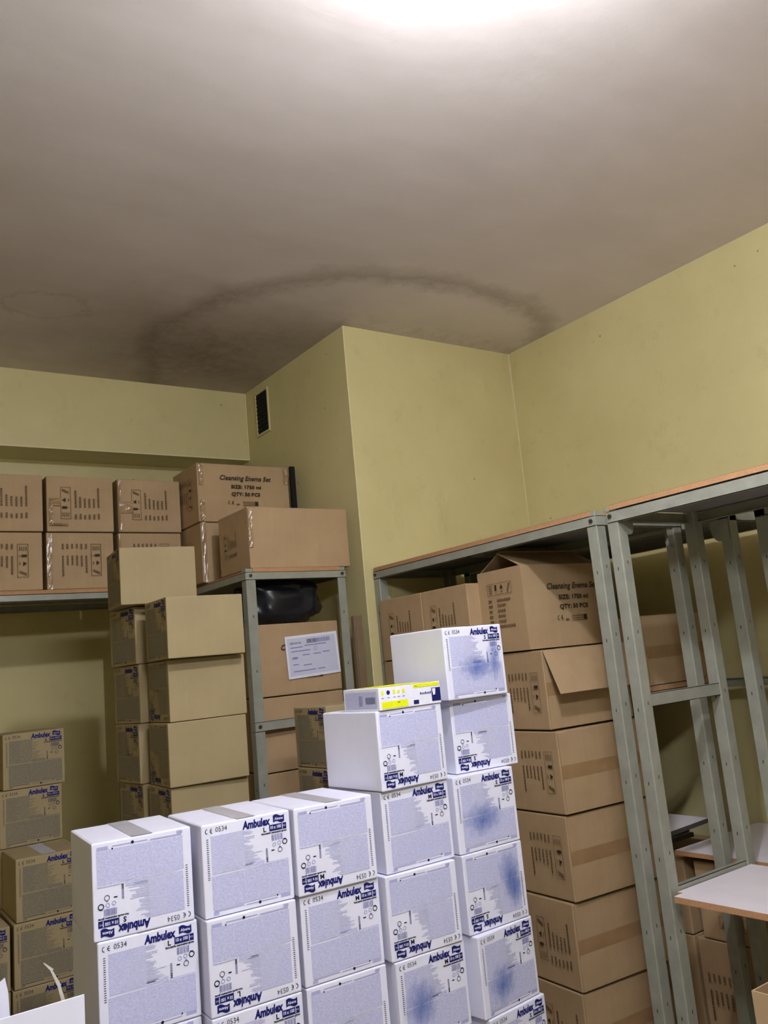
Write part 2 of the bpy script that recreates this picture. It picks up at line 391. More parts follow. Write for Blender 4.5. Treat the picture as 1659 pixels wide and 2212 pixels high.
# added fill light out of view, brightens the near cartons
t = thing('fill_light', 'added fill light out of view near the camera, shaped as a hanging tube', 'lamp', (FILL_AT[0], FILL_AT[1], CEIL))
mb = MB(); mb.bevbox(-.35, .35, -.06, .06, -.75, -.72, BOARD_WHITE, .004); mb.cyl((-.25, 0, -.36), (0, 0, 1), .006, .72, BOLT, 8); mb.cyl((.25, 0, -.36), (0, 0, 1), .006, .72, BOLT, 8); obj('housing', mb, t)
n = N('fill_glow'); n.b.inputs['Emission Color'].default_value = FILL_COLOUR+(1,); n.b.inputs['Emission Strength'].default_value = FILL_POWER
for yy in (-.07, .07):
    mb = MB(); mb.cyl((0, yy, -.78), (1, 0, 0), .03, .62, n.m, 16); obj('tube', mb, t)

# ------------------------------------------------------------------ racks
def angle_post(h, dx=1, dy=1, w_=.047, th=.0025):
    """L profile with a rounded bend, corner at the origin, flanges along dx and dy, slotted"""
    mb = MB(); r_ = .005
    outer = [(0, w_)]+[(r_-r_*math.cos(a), r_-r_*math.sin(a)) for a in (0, .4, .79, 1.18, 1.57)]+[(w_, 0)]
    inner = [(w_, th), (th, th), (th, w_)]
    prof = [(dx*a, dy*b) for a, b in outer+inner]; n_ = len(prof)
    flip = dx*dy < 0
    for i in range(n_):
        a, b = prof[i], prof[(i+1) % n_]
        q = [(*a, 0), (*b, 0), (*b, h), (*a, h)]; mb.poly(q[::-1] if flip else q, STEEL)
    top = [(*p, h) for p in prof]
    for tri in ((0, 1, 8, 9), (1, 2, 3, 8), (3, 4, 5, 8), (5, 6, 7, 8)):
        mb.poly([top[t_] for t_ in tri], STEEL)
    z = .11
    while z < h-.03:
        xx = -dx*.0004; yy = dy*w_*.55
        p = [(xx, yy-.002, z), (xx, yy+.002, z), (xx, yy+.002, z+.012), (xx, yy-.002, z+.012)]
        mb.poly(p[::-1] if dx > 0 else p, STEEL_HOLE)
        yy = -dy*.0004; xx = dx*w_*.55
        p = [(xx-.002, yy, z+.02), (xx+.002, yy, z+.02), (xx+.002, yy, z+.032), (xx-.002, yy, z+.032)]
        mb.poly(p if dy > 0 else p[::-1], STEEL_HOLE)
        z += .25
    return mb
def board(mb_name, x0, x1, y0, y1, ztop, parent=None, th=.018, top=BOARD_WHITE, notch=False):
    mb = MB()
    mb.box(x0, x1, y0, y1, ztop-th, ztop, BOARD_EDGE)
    mb.poly([(x0, y0, ztop+.0005), (x1, y0, ztop+.0005), (x1, y1, ztop+.0005), (x0, y1, ztop+.0005)], top)
    mb.poly([(x0, y0, ztop-th-.0005), (x0, y1, ztop-th-.0005), (x1, y1, ztop-th-.0005), (x1, y0, ztop-th-.0005)], BOARD_GREY)
    return obj(mb_name, mb, parent)
def beam_x(parent, x0, x1, y, ztop, h=.038, lip=1, name='beam'):
    mb = MB(); mb.box(x0, x1, min(y, y+lip*.002), max(y, y+lip*.002), ztop-h, ztop, STEEL)
    mb.box(x0, x1, min(y, y+lip*.022), max(y, y+lip*.022), ztop-.002, ztop, STEEL)
    mb.box(x0, x1, min(y, y+lip*.022), max(y, y+lip*.022), ztop-h, ztop-h+.002, STEEL); return obj(name, mb, parent)
def beam_y(parent, y0, y1, x, ztop, h=.038, lip=1, name='beam'):
    mb = MB(); mb.box(min(x, x+lip*.002), max(x, x+lip*.002), y0, y1, ztop-h, ztop, STEEL)
    mb.box(min(x, x+lip*.022), max(x, x+lip*.022), y0, y1, ztop-.002, ztop, STEEL)
    mb.box(min(x, x+lip*.022), max(x, x+lip*.022), y0, y1, ztop-h, ztop-h+.002, STEEL); return obj(name, mb, parent)
def bolts(parent, pts):
    for (p, ax) in pts:
        mb = MB(); mb.cyl((0, 0, 0), ax, .008, .006, BOLT, 6); obj('bolt', mb, parent, p)
def gusset(parent, p, sx, sz=-1, plane='x', size=.085):
    """rounded corner plate under a top joint"""
    mb = MB(); pts = [(0, 0), (size, 0)]
    for i in range(7):
        a = i/6*math.pi/2; pts.append((size*(.55+.45*math.cos(a)), -size*(.25+.75*math.sin(a))))
    pts.append((0, -size))
    for th in (0, .002):
        q = [((a*sx, th, b) if plane == 'y' else (th, a*sx, b)) for a, b in pts]; mb.poly(q, STEEL)
    return obj('corner_plate', mb, parent, p)
def rack(label, x0, x1, y0, y1, top, group='slotted steel racks', same=False, zf=FLOOR):
    t = thing('steel_rack', label, 'rack', (0, 0, 0), 0, group)
    for (px, py, dx, dy) in ((x0, y0, 1, 1), (x0, y1, 1, -1), (x1, y0, -1, 1), (x1, y1, -1, -1)):
        if same: px -= .047 if dx < 0 else 0; py -= .047 if dy < 0 else 0; dx = dy = 1
        obj('post', angle_post(top-zf, dx, dy), t, (px, py, zf))
    return t

# right hand row, nearest the aisle: far bay
XF, XM = 2.45, 2.95
rk = rack('grey steel rack along the right wall, far bay holding the tall stack of brown cartons', XF, XM, 2.158, 3.675, 1.985, same=True)
beam_y(rk, 2.16, 3.675, XF-.002, 1.968); beam_y(rk, 2.16, 3.675, XM, 1.968, lip=-1)
beam_x(rk, XF, XM, 2.156, 1.968); beam_x(rk, XF, XM, 3.673, 1.968, lip=-1)
board('shelf_board', XF-.004, XM+.005, 2.18, 3.66, 1.987, rk)
bolts(rk, [((XF-.006, 2.178, 1.95), (1, 0, 0)), ((XF-.006, 3.655, 1.95), (1, 0, 0))])
gusset(rk, (XM+.004, 2.165, 1.93), -1, plane='y')
mb = MB(); mb.box(XF, XM, 2.9, 2.94, 1.93, 1.966, STEEL); obj('cross_bar', mb, rk)
# near bay
rk = rack('grey steel rack along the right wall, near bay holding the bright white board', XF, XM, .60, 2.104, 1.985, same=True)
rk_posts = rk
beam_y(rk, .60, 2.10, XF-.002, 1.968, .042); beam_y(rk, .60, 2.10, XM, 1.968, lip=-1); beam_x(rk, XF, XM, 2.102, 1.968, lip=-1); beam_x(rk, XF, XM, .60, 1.968)
board('shelf_board', XF-.004, XM+.005, .62, 2.085, 1.990, rk)
gusset(rk, (XF+.045, 2.064, 1.93), 1, plane='y', size=.05)
beam_x(rk, XF+.002, XM-.002, 2.060, 1.307, .045, name='rung'); beam_x(rk, XF+.002, XM-.002, 2.062, .664, .035, name='rung'); beam_x(rk, XF+.002, XM-.002, .60, .628, .035, name='rung')
bolts(rk, [((XF-.006, 2.085, 1.95), (1, 0, 0))])
# row against the wall
X2, X3 = 2.985, 3.46
rk = rack('grey steel rack pushed against the right wall behind the front row, far bay', X2, X3, 1.955, 3.60, 1.975, same=True)
beam_y(rk, 1.96, 3.60, X2, 1.958); beam_y(rk, 1.96, 3.60, X3, 1.958, lip=-1); beam_x(rk, X2, X3, 1.955, 1.958); beam_x(rk, X2, X3, 3.6, 1.958, lip=-1)
board('shelf_board', X2, X3+.012, 1.97, 3.58, 1.980, rk)
beam_y(rk, 1.96, 3.60, X3, 1.29, .038, lip=-1); beam_y(rk, 2.44, 3.60, X2, 1.278, .03); beam_x(rk, X2, X3, 2.44, 1.278, .03)
board('shelf_board', X2, X3, 2.44, 3.58, 1.297, rk)
gusset(rk, (X2-.004, 1.96, 1.93), 1, plane='x')
rk = rack('grey steel rack pushed against the right wall behind the front row, near bay', X2, X3, .40, 1.845, 1.965, same=True)
beam_y(rk, .40, 1.845, X2, 1.948); beam_y(rk, .40, 1.845, X3, 1.948, lip=-1); beam_x(rk, X2, X3, 1.845, 1.948, lip=-1); beam_x(rk, X2, X3, .4, 1.948)
board('shelf_board', X2, X3+.012, .42, 1.83, 1.970, rk)
beam_y(rk, .40, 1.90, X2, 1.302, .03); beam_y(rk, .4, 1.845, X3, 1.302, .03, lip=-1)
board('shelf_board', X2-.004, X3, .42, 1.875, 1.325, rk)
gusset(rk, (X2-.004, 1.84, 1.905), -1, plane='x')

# loose boards
def loose_board(label, x0, x1, y0, y1, z, rot=(0, 0, 0), th=.018, notch=False, edge=None):
    edge = edge or BOARD_EDGE
    t = thing('shelf_board', label, 'board', (x0, y0, z), rot=rot)
    mb = MB(); X, Y = x1-x0, y1-y0
    if notch:
        k = .05; out = [(0, 0), (X, 0), (X, Y), (k, Y), (k, Y-.024), (0, Y-.024)]
    else: out = [(0, 0), (X, 0), (X, Y), (0, Y)]
    n_ = len(out)
    for i in range(n_):
        a, b = out[i], out[(i+1) % n_]; mb.poly([(*a, -th), (*b, -th), (*b, 0), (*a, 0)], edge)
    mb.poly([(*p, -th) for p in out[::-1]], BOARD_GREY)
    obj('core', mb, t)
    mb = MB(); mb.poly([(*p, 0) for p in out], BOARD_WHITE); obj('laminate_face', mb, t)
    return t
loose_board('bright white laminate board with chipboard edge resting at waist height in the near rack bay', XF-.012, XM-.03, .62, 2.058, .648, notch=True, th=.020)
loose_board('dim white board with orange chipboard edge on the wall-side rack behind the steel posts', X2+.004, XR-.01, 2.005, 2.455, .640)
loose_board('small grey board lying askew on top of the dim white board beside the yellow wall', X2+.0, 3.25, 2.46, 3.0, .712, (0, -.03, 0), edge=BOARD_DARK)
for i in range(2):
    o = loose_board('grey board %s under the askew board behind the posts' % ('second', 'directly')[i], X2+.02, 3.22, 2.53+.02*i, 3.0, .660+.0195*i, edge=BOARD_DARK)

# middle rack beside the boxed-out corner
MX0, MX1, MY0, MY1 = 1.745, 2.285, 3.68, 4.86
rk = rack('grey steel rack standing at the yellow corner with a plain brown carton on top', MX0, MX1, MY0, MY1, 1.999)
beam_x(rk, MX0, MX1, MY0-.002, 1.982, .036); beam_x(rk, MX0, MX1, MY1, 1.982, .036, lip=-1)
beam_y(rk, MY0, MY1, MX0-.002, 1.982, .036); beam_y(rk, MY0, MY1, MX1, 1.982, .036, lip=-1)
board('shelf_board', MX0+.035, MX1-.035, MY0-.004, MY1-.01, 2.000, rk)
beam_x(rk, MX0, MX1, MY0-.002, 1.300, .042); beam_x(rk, MX0, MX1, MY0-.002, .03, .042); beam_y(rk, MY0, MY1, MX0-.002, .03, .042); beam_y(rk, MY0, MY1, MX1, .03, .042, lip=-1)
board('shelf_board', MX0+.004, MX1-.004, MY0+.004, MY1-.01, .048, rk)
bolts(rk, [((MX0+.022, MY0-.007, 1.966), (0, 1, 0)), ((MX1-.022, MY0-.007, 1.966), (0, 1, 0)), ((MX0+.022, MY0-.007, 1.28), (0, 1, 0))])

# left rack
LX0, LX1, LY0, LY1 = -.55, 1.55, 4.40, 4.885
rk = rack('grey steel rack along the back wall under the yellow ledge carrying brown cartons', LX0, LX1, LY0, LY1, 2.00)
beam_x(rk, LX0, LX1, LY0-.003, 1.992, .032); beam_x(rk, LX0, LX1, LY1, 1.985, .036, lip=-1); beam_y(rk, LY0, LY1, LX0, 1.985); beam_y(rk, LY0, LY1, LX1, 1.985, lip=-1)
board('shelf_board', LX0+.004, LX1-.004, LY0+.004, LY1-.01, 2.012, rk)

# ------------------------------------------------------------------ brown cartons
def front_print():
    mb = MB()
    put_text(mb, 'Cleansing Enema Set', 0, .105, .036, INK_BLACK, width=.30, bold=.0006, shear=.25)
    put_text(mb, 'SIZE: 1750 ml', .062, .060, .026, INK_BLACK, width=.175, bold=.0008)
    put_text(mb, 'QTY: 50 PCS', .062, .020, .026, INK_BLACK, width=.168, bold=.0008)
    for k in (0, 1): disc(mb, .052+k*.021, -.018, .0105, INK_BLACK, inner=.0078, n_=12, a0=math.pi*.5, a1=math.pi*1.5)
    rect(mb, .066, .073, -.0195, -.0165, INK_BLACK)
    rect(mb, .088, .108, -.030, -.024, INK_FADED)
    for i in range(3): rect(mb, .125, .195, -.012-.009*i-.003, -.012-.009*i, INK_FADED)
    rect(mb, .196, .215, -.033, -.010, INK_BLACK); return mb.mesh('printed_text')
def side_print(ink=INK_FADED, seed=2):
    rnd = random.Random(seed); mb = MB()
    for (a, b, c, d) in ((0, .17, .148, .150), (0, .17, .098, .100), (0, .002, .098, .150), (.168, .17, .098, .150)): rect(mb, a, b, c, d, ink)
    for i in range(4): rect(mb, .012, .034, .108+i*.010, .112+i*.010, ink)                # umbrella / lines
    mb.poly([(.055, -.001, .118), (.067, -.001, .118), (.067, -.001, .143), (.055, -.001, .143)], INK_BLACK); rect(mb, .060, .062, .105, .118, ink)
    mb.poly([(.090, -.001, .125), (.112, -.001, .125), (.101, -.001, .142)], INK_BLACK); rect(mb, .094, .108, .108, .112, ink)
    mb.poly([(.136, -.001, .108), (.146, -.001, .108), (.162, -.001, .142), (.150, -.001, .142)], INK_FADED)
    for i in range(6):
        z = .078-i*.0235; x = 0
        for wd in ((.026, .028, .022, .024, .026, .03)[i],): rect(mb, 0, wd, z-.009, z, ink)
        x = .062; L = (.085, .055, .05, .05, .048, .105)[i]
        while x < .062+L:
            q = rnd.uniform(.006, .014); rect(mb, x, x+q, z-.009, z, ink); x += q+.0025
    return mb.mesh('printed_side')
FRONT_PRINT = front_print(); SIDE_PRINT = side_print()

def brown_carton(label, L, W, H, loc, rz=0, lying=False, text=False, side=None, tape_v=(), seam_front=None, top_open=False,
                 group=None, side_dark=False, text_at=None, tapes=(), wear=0, extra=None):
    """near lower left corner at loc; L along x, W along y, H up.  side = rotation of the side print on the -x face;
       seam_front: z of the flap seam on the -y face"""
    t = thing('brown_carton', label, 'carton', loc, rz, group)
    g = .0012
    mb = MB()
    if top_open:
        th = .004
        mb.box(0, L, 0, W, g, th, KRAFT)
        for a in ((0, L, 0, th), (0, L, W-th, W), (0, th, th, W-th), (L-th, L, th, W-th)): mb.box(*a, th, H, KRAFT)
    else:
        k = bmesh.new(); bmesh.ops.create_cube(k, size=1)
        bmesh.ops.subdivide_edges(k, edges=list(k.edges), cuts=5, use_grid_fill=True)
        rnd = random.Random(hash(label) % 1000 if False else len(label)*7+int(loc[2]*100))
        ph = rnd.uniform(0, 6)
        for v in k.verts:
            c = v.co*2; x, y, z = c
            bul = .0035*(1-x*x)*(1-z*z)
            v.co = Vector((L*(x+1)/2, W*(y+1)/2, g+(H-2*g)*(z+1)/2))
            if abs(y) > .99: v.co.y += math.copysign(bul*.8, y)*math.cos(x*2+ph)
            if abs(x) > .99: v.co.x += math.copysign(.003*(1-y*y)*(1-z*z), x)*math.cos(z*2+ph)
        es = [e for e in k.edges if len(e.link_faces) == 2 and e.calc_face_angle(0) > .8]
        bmesh.ops.bevel(k, geom=es, offset=.0045, segments=2, profile=.5, affect='EDGES')
        mb.bm(k, KRAFT)
    obj('body', mb, t)
    if seam_front is not None:                       # flap pair facing the aisle with tape over the joint
        for (z0, z1) in ((.004, seam_front-.001), (seam_front+.001, H-.005)):
            mb = MB(); mb.bevbox(.004, L-.004, -.0062, -.0036, z0, z1, KRAFT, .001, 1); obj('flap', mb, t)
        mb = MB(); rect(mb, .002, L-.002, seam_front-.026, seam_front+.026, TAPE_MATTE, -.0067); obj('tape', mb, t)
    if text:
        o = obj('printed_text', FRONT_PRINT, t, (text_at or (L/2-.15, 0, H/2-.02))); o.location.y = -.0048
    if side is not None:
        deg, cy, cz, sc = side
        c, s_ = math.cos(deg), math.sin(deg)
        o = obj('printed_side', SIDE_PRINT, t)
        # face -x : map print x -> -y
        Mx = Matrix.Translation((-.0048, cy, cz)) @ Matrix.Rotation(-math.pi/2, 4, 'Z') @ Matrix.Rotation(-deg, 4, 'Y') @ Matrix.Translation((-.085*sc, 0, -.05*sc)) @ Matrix.Scale(sc, 4)
        o.matrix_local = Mx
    if extra: extra(t, L, W, H)
    return t
n = N('matte_brown_tape'); t_ = n.noise(12, 3); n.link(n.ramp(t_, [(.3, lin((150, 118, 82))), (.7, lin((164, 132, 94)))]), n.b.inputs['Base Color']); TAPE_MATTE = n.done(.4, .4)

def glossy_strip(t, pts_list):
    """crinkled clear tape strips given as (origin, u-vector, v-vector)"""
    for (o_, a, b) in pts_list:
        mb = MB(); A_, B_ = Vector(a), Vector(b); nrm = A_.cross(B_).normalized(); n1, n2 = 3, 12; rnd = random.Random(int(abs(o_[0]*1000+o_[2]*77)))
        hs = {(i, j): rnd.uniform(0, .0042) for i in range(n1+1) for j in range(n2+1)}
        for i in range(n1):
            for j in range(n2):
                mb.poly([Vector(o_)+A_*(p/n1)+B_*(q_/n2)+nrm*(.0006+hs[(p, q_)]) for p, q_ in ((i, j), (i+1, j), (i+1, j+1), (i, j+1))], TAPE)
        obj('tape', mb, t)['label'] = 'shiny clear packing tape'

# tall stack in the far bay of the right hand rack
SX = 2.49; P_ = .322
def flap_hang(t, L, W, H):
    mb = MB(); mb.bevbox(0, L, -.002, .002, -.19, 0, KRAFT, .001, 1)
    o = obj('flap', mb, t, (0, -.008, H-.004), (-.42, 0, 0)); o['label'] = 'loose flap hanging outward'
def open_top(t, L, W, H):
    # long flaps raised like a low roof, end flap folded inward
    half = math.hypot(W/2, .075); a = math.atan2(.075, W/2)
    mb = MB(); mb.bevbox(.002, L-.01, 0, half, -.004, 0, KRAFT, .001, 1); o = obj('flap', mb, t, (0, .003, H), (a, 0, 0)); o['label'] = 'raised long flap'
    mb = MB(); mb.bevbox(.012, L-.01, -half-.008, 0, -.004, 0, KRAFT, .001, 1); obj('flap', mb, t, (0, W-.003, H), (-a, 0, 0))
    mb = MB(); mb.bevbox(0, .12, .006, W-.006, -.003, 0, KRAFT, .001, 1); obj('flap', mb, t, (.004, 0, H-.004), (0, .9, 0))

gs = 'brown cartons in the tall right-hand stack'
brown_carton('opened brown carton topmost in the tall right stack, raised flaps', .465, .29, .352, (SX, 2.635, 5*P_+FLOOR), -.03, text=True, text_at=(.13, 0, .14), side=(0, .145, .20, .95), top_open=True, group=gs, extra=open_top)
brown_carton('brown carton with a loose flap hanging open, second from top of the right stack', .465, .34, .318, (SX+.003, 2.575, 4*P_+FLOOR), -.06, side=(-math.pi/2, .13, .15, .95), seam_front=.16, group=gs, extra=flap_hang)
for k, (dx, y, rz, lb) in enumerate(((-.004, 2.575, -.06, 'brown carton at the bottom of the tall right stack'),
        (-.004, 2.570, -.07, 'brown carton second from the bottom of the tall right stack, faint side print'),
        (.002, 2.555, -.06, 'brown carton third from the bottom of the tall right stack, arrows on its side'),
        (.0, 2.545, -.05, 'brown carton just below the one with the hanging flap in the right stack'))):
    brown_carton(lb, .465, .34, .318, (SX+dx, y, k*P_+FLOOR), rz, side=((-math.pi/2 if k > 1 else math.pi/2), .13, .16, .95), seam_front=.16, group=gs)
# two stacks behind it towards the corner
for ci, (y, nm) in enumerate(((3.266, 'far'), (2.926, 'middle'))):
    for k in range(6):
        z = FLOOR+k*.325 if k < 5 else 1.515
        lab = {5: 'brown carton topmost of the %s right stack, arrows on its side' % nm,
               4: 'brown carton just under the topmost of the %s stack on the right' % nm}.get(k, 'brown carton %s from the floor in the %s right stack behind the white cartons' % (('first', 'second', 'third', 'fourth')[k % 4], nm))
        tt = brown_carton(lab, .50, .355 if ci == 0 else .335, .300 if k == 5 else .322, (2.43, y, z), 0, side=(math.pi/2, .18, .15, .9), group='brown cartons in the two stacks near the corner')
        if k == 4: glossy_strip(tt, [((-.001, .33, .10), (0, .02, 0), (0, 0, .18))] if ci == 0 else [])

# wall-side row cartons
brown_carton('dim brown carton on the upper board of the wall-side rack seen between the posts', .40, .33, .300, (X2+.01, 2.465, 1.2985), 0, seam_front=.14)
gl = 'brown cartons low in the wall-side rack'
brown_carton('tall brown carton on the floor under the orange-edged board, lettering on its side', .40, .27, .412, (X2+.045, 2.17, FLOOR), 0, side=(-math.pi/2, .14, .20, 1.0), group=gl)
brown_carton('brown carton lying on the tall one under the orange-edged board behind the posts', .40, .345, .295, (X2+.045, 2.06, .304), 0, side=(math.pi, .18, .14, .9), group=gl)
brown_carton('brown carton standing on the floor behind the lettered one in the wall-side rack', .40, .27, .412, (X2+.045, 2.455, FLOOR), 0, group=gl)
brown_carton('brown carton in the back of the wall-side rack, second level', .40, .27, .295, (X2+.045, 2.455, .304), 0, group=gl)

# middle rack contents
def p_tapes(t, L, W, H):
    glossy_strip(t, [((-.0012, .004, .01), (0, .03, 0), (0, 0, H-.01)), ((0.0, -.0045, .10), (.02, 0, 0), (0, 0, H-.11)), ((-.0015, W-.055, .01), (0, .05, 0), (0, 0, H-.02))])
brown_carton('plain brown carton with shiny taped edge standing on top of the middle rack', .55, .34, .297, (1.778, 3.692, 2.001), 0, side=(math.pi/2, .2, .14, .7), extra=p_tapes)
def q_tapes(t, L, W, H):
    glossy_strip(t, [((.004, -.0045, 0), (.022, 0, 0), (0, 0, H))])
def q2_tapes(t, L, W, H):
    glossy_strip(t, [((.008, -.0045, H-.12), (.025, 0, 0), (0, 0, .115)), ((.008, -.0045, .005), (.025, 0, 0), (0, 0, .11)), ((L-.03, -.0045, H-.10), (.025, 0, 0), (0, 0, .09))])
brown_carton('brown carton under the lettered one at the back of the middle rack top', .52, .34, .316, (1.755, 4.20, 2.001), 0, side=(-math.pi/2, .2, .15, .9), extra=q_tapes)
brown_carton('large brown carton with black lettering, highest on the middle rack near the ledge', .535, .34, .318, (1.750, 4.20, 2.3185), 0, text=True, text_at=(.125, 0, .125), side=(-math.pi/2, .17, .16, 1), extra=q2_tapes)
def label_sheet(t, L, W, H):
    mb = MB(); w_, h_ = .285, .200
    rect(mb, 0, w_, 0, h_, PAPER, 0)
    rect(mb, .01, w_-.012, .012, h_-.012, LINE_TINT, -.0004)
    x = .115; rnd = random.Random(4)
    while x < .24:
        q = rnd.choice((.0015, .003, .002)); rect(mb, x, x+q, .158, .178, INK_DARK if x < .17 else INK_MID, -.0009); x += q+.0016
    put_text(mb, 'abena', .024, .160, .018, INK_DARK, -.0009, width=.06)
    for (a, b, z) in ((.025, .09, .142), (.1, .22, .147), (.025, .13, .124), (.03, .06, .095), (.085, .125, .103), (.145, .185, .103), (.195, .235, .107), (.03, .06, .062), (.085, .13, .055), (.03, .15, .03), (.16, .2, .03)):
        rect(mb, a, b, z, z+.004, INK_MID, -.0009)
    disc(mb, .158, .130, .010, INK_MID, -.0009, inner=.008); rect(mb, .028, .058, .090, .094, INK_MID, -.0009)
    o = obj('shipping_label', mb, t, (.148, -.0062, .070), (0, -.045, 0)); o['label'] = 'white printed shipping label'
LINE_TINT = simple('label_tint', lin((206, 207, 228)), .03, 40, .6)
gm = 'brown cartons inside the middle rack'
for k in range(5):
    lab = ('brown carton at the bottom inside the middle rack', 'brown carton second from bottom inside the middle rack', 'brown carton below the small lettered one inside the middle rack',
           'brown carton inside the middle rack just below its grey cross beam', 'brown carton bearing a white shipping label inside the middle rack')[k]
    z = .050+k*.3385
    brown_carton(lab, .438, .36, .336, (1.802, 3.725, z), -.01, text=(k >= 3), text_at=(.118 if k == 4 else .14, 0, .105 if k == 4 else .10), group=gm, extra=label_sheet if k == 4 else None)
for k in range(4):
    brown_carton('brown carton in the rear column inside the middle rack, %s from the bottom' % ('first', 'second', 'third', 'fourth')[k], .438, .36, .336, (1.802, 4.14, .050+k*.3385), 0, group='brown cartons in the rear of the middle rack')
t = thing('dark_filler', 'black bag slumped in the dark top opening of the middle rack', 'filler', (2.02, 3.925, 1.7425))  # black lump added to fill the opening, stands in for an unidentified dark shape
k = bmesh.new(); bmesh.ops.create_icosphere(k, subdivisions=4, radius=1)
from mathutils import noise as mn
for v in k.verts:
    c = v.co.copy(); q = 1+.16*mn.noise(c*2.3)+.07*mn.noise(c*6)
    e = Vector((math.copysign(abs(c.x)**.6, c.x), math.copysign(abs(c.y)**.6, c.y), math.copysign(abs(c.z)**.6, c.z)))
    v.co = Vector((max(-.212, min(.212, e.x*.2*q)), e.y*.15*q, min(.228, max(.002, .115+e.z*.115*q))))
mb = MB(); mb.bm(k, FILLER_BLACK); o = obj('filler_body', mb, t)
for p in o.data.polygons: p.use_smooth = True
t = thing('dark_strip', 'dark strip standing in for an unidentified shape between the lettered carton and yellow wall', 'plank', (2.325, 4.24, 2.001))  # added dark strip, stand-in for a dark shape that is not identified
mb = MB(); mb.bevbox(0, .030, 0, .02, 0, .655, VENT_DARK, .002, 1); obj('plank', mb, t)
# cardboard sheet beside the rack
t = thing('cardboard_sheet', 'flattened brown cardboard sheet standing between the middle rack and the yellow corner', 'cardboard', (2.290, 3.645, FLOOR), .0)
mb = MB(); mb.bevbox(0, .048, 0, .030, 0, 1.86, SHEETCARD, .003, 1); obj('sheet', mb, t)
mb = MB(); mb.bevbox(.003, .044, -.009, -.001, 0, 1.80, SHEETCARD, .003, 1); obj('folded_panel', mb, t)

# left rack cartons
cols = ((.705, .325), (1.048, .325), (1.397, .334)); cn = ('left', 'second', 'third')
pos = ('first visible column at the picture edge', 'column next to the picture edge', 'column nearest the lettered carton')
for ci, (x, wd) in enumerate(cols):
    for k in range(2):
        def tp(t, L, W, H, ci=ci, k=k):
            if ci == 1 and k == 1: glossy_strip(t, [((.012, -.0045, .13), (.055, 0, 0), (0, 0, .04)), ((.010, -.0045, .035), (.018, 0, 0), (0, 0, .10)), ((.01, -.0045, .03), (.09, 0, 0), (0, 0, .012))])
            if ci == 1 and k == 0: glossy_strip(t, [((0, -.0045, 0), (.025, 0, 0), (0, 0, H-.005))])
            if ci == 2 and k == 1: glossy_strip(t, [((.012, -.0045, .10), (.065, 0, 0), (0, 0, .06)), ((.002, -.0045, .01), (.012, 0, 0), (0, 0, H-.02))])
            if ci == 2 and k == 0: glossy_strip(t, [((.0, -.0045, .02), (.012, 0, 0), (0, 0, H-.03))])
            o = obj('printed_side', SIDE_PRINT, t)
            dg = -math.pi/2 if k == 1 else math.pi/2
            o.matrix_local = Matrix.Translation((.5*L, -.0050, .145)) @ Matrix.Rotation(dg, 4, 'Y') @ Matrix.Translation((-.08, 0, -.045)) @ Matrix.Scale(.95, 4)
        brown_carton('brown carton, %s row on the back rack, %s' % (('lower', 'upper')[k], pos[ci]), wd, .45, .283, (x+.006*k, 4.415, 2.0135+k*.286), 0,
                     group='brown cartons on the back rack', extra=tp)

# open kraft carton low at the right edge
brown_carton('brown carton on the floor supporting the open one at the lower right edge', .35, .33, .37, (1.95, 1.10, FLOOR), 0)
t = brown_carton('open brown carton at the lower right edge of the picture with its rim torn open', .35, .33, .368, (1.95, 1.10, .262), 0, top_open=True)
mb = MB(); mb.bevbox(0, .33, -.0015, .0015, 0, .04, WHITE_TOP, .0007, 1); obj('liner', mb, t, (.02, .29, .34), (0, 0, 0))

# ------------------------------------------------------------------ pallets under the floor stacks
def pallet(label, x0, x1, y0, y1):
    t = thing('wooden_pallet', label, 'pallet', (x0, y0, FLOOR)); X, Y = x1-x0, y1-y0
    n_ = max(4, int(Y/.13)); pl = MB(); pl.bevbox(0, X, 0, .1, .09, .108, PALLET, .002, 1); me = pl.mesh('plank')
    for i in range(n_): obj('plank', me, t, (0, i*(Y-.1)/(n_-1), 0))
    bl = MB(); bl.bevbox(0, .09, 0, Y, 0, .09, PALLET, .002, 1); me = bl.mesh('runner')
    for i in range(3): obj('runner', me, t, (i*(X-.09)/2, 0, 0))
pallet('wooden pallet under the white cartons', .60, 2.02, 2.10, 2.66)
pallet('wooden pallet under the tan carton stacks by the middle rack', 1.12, 1.60, 3.0, 3.72)
pallet('wooden pallet under the tan printed cartons at the left', .30, 1.06, 3.62, 4.36)

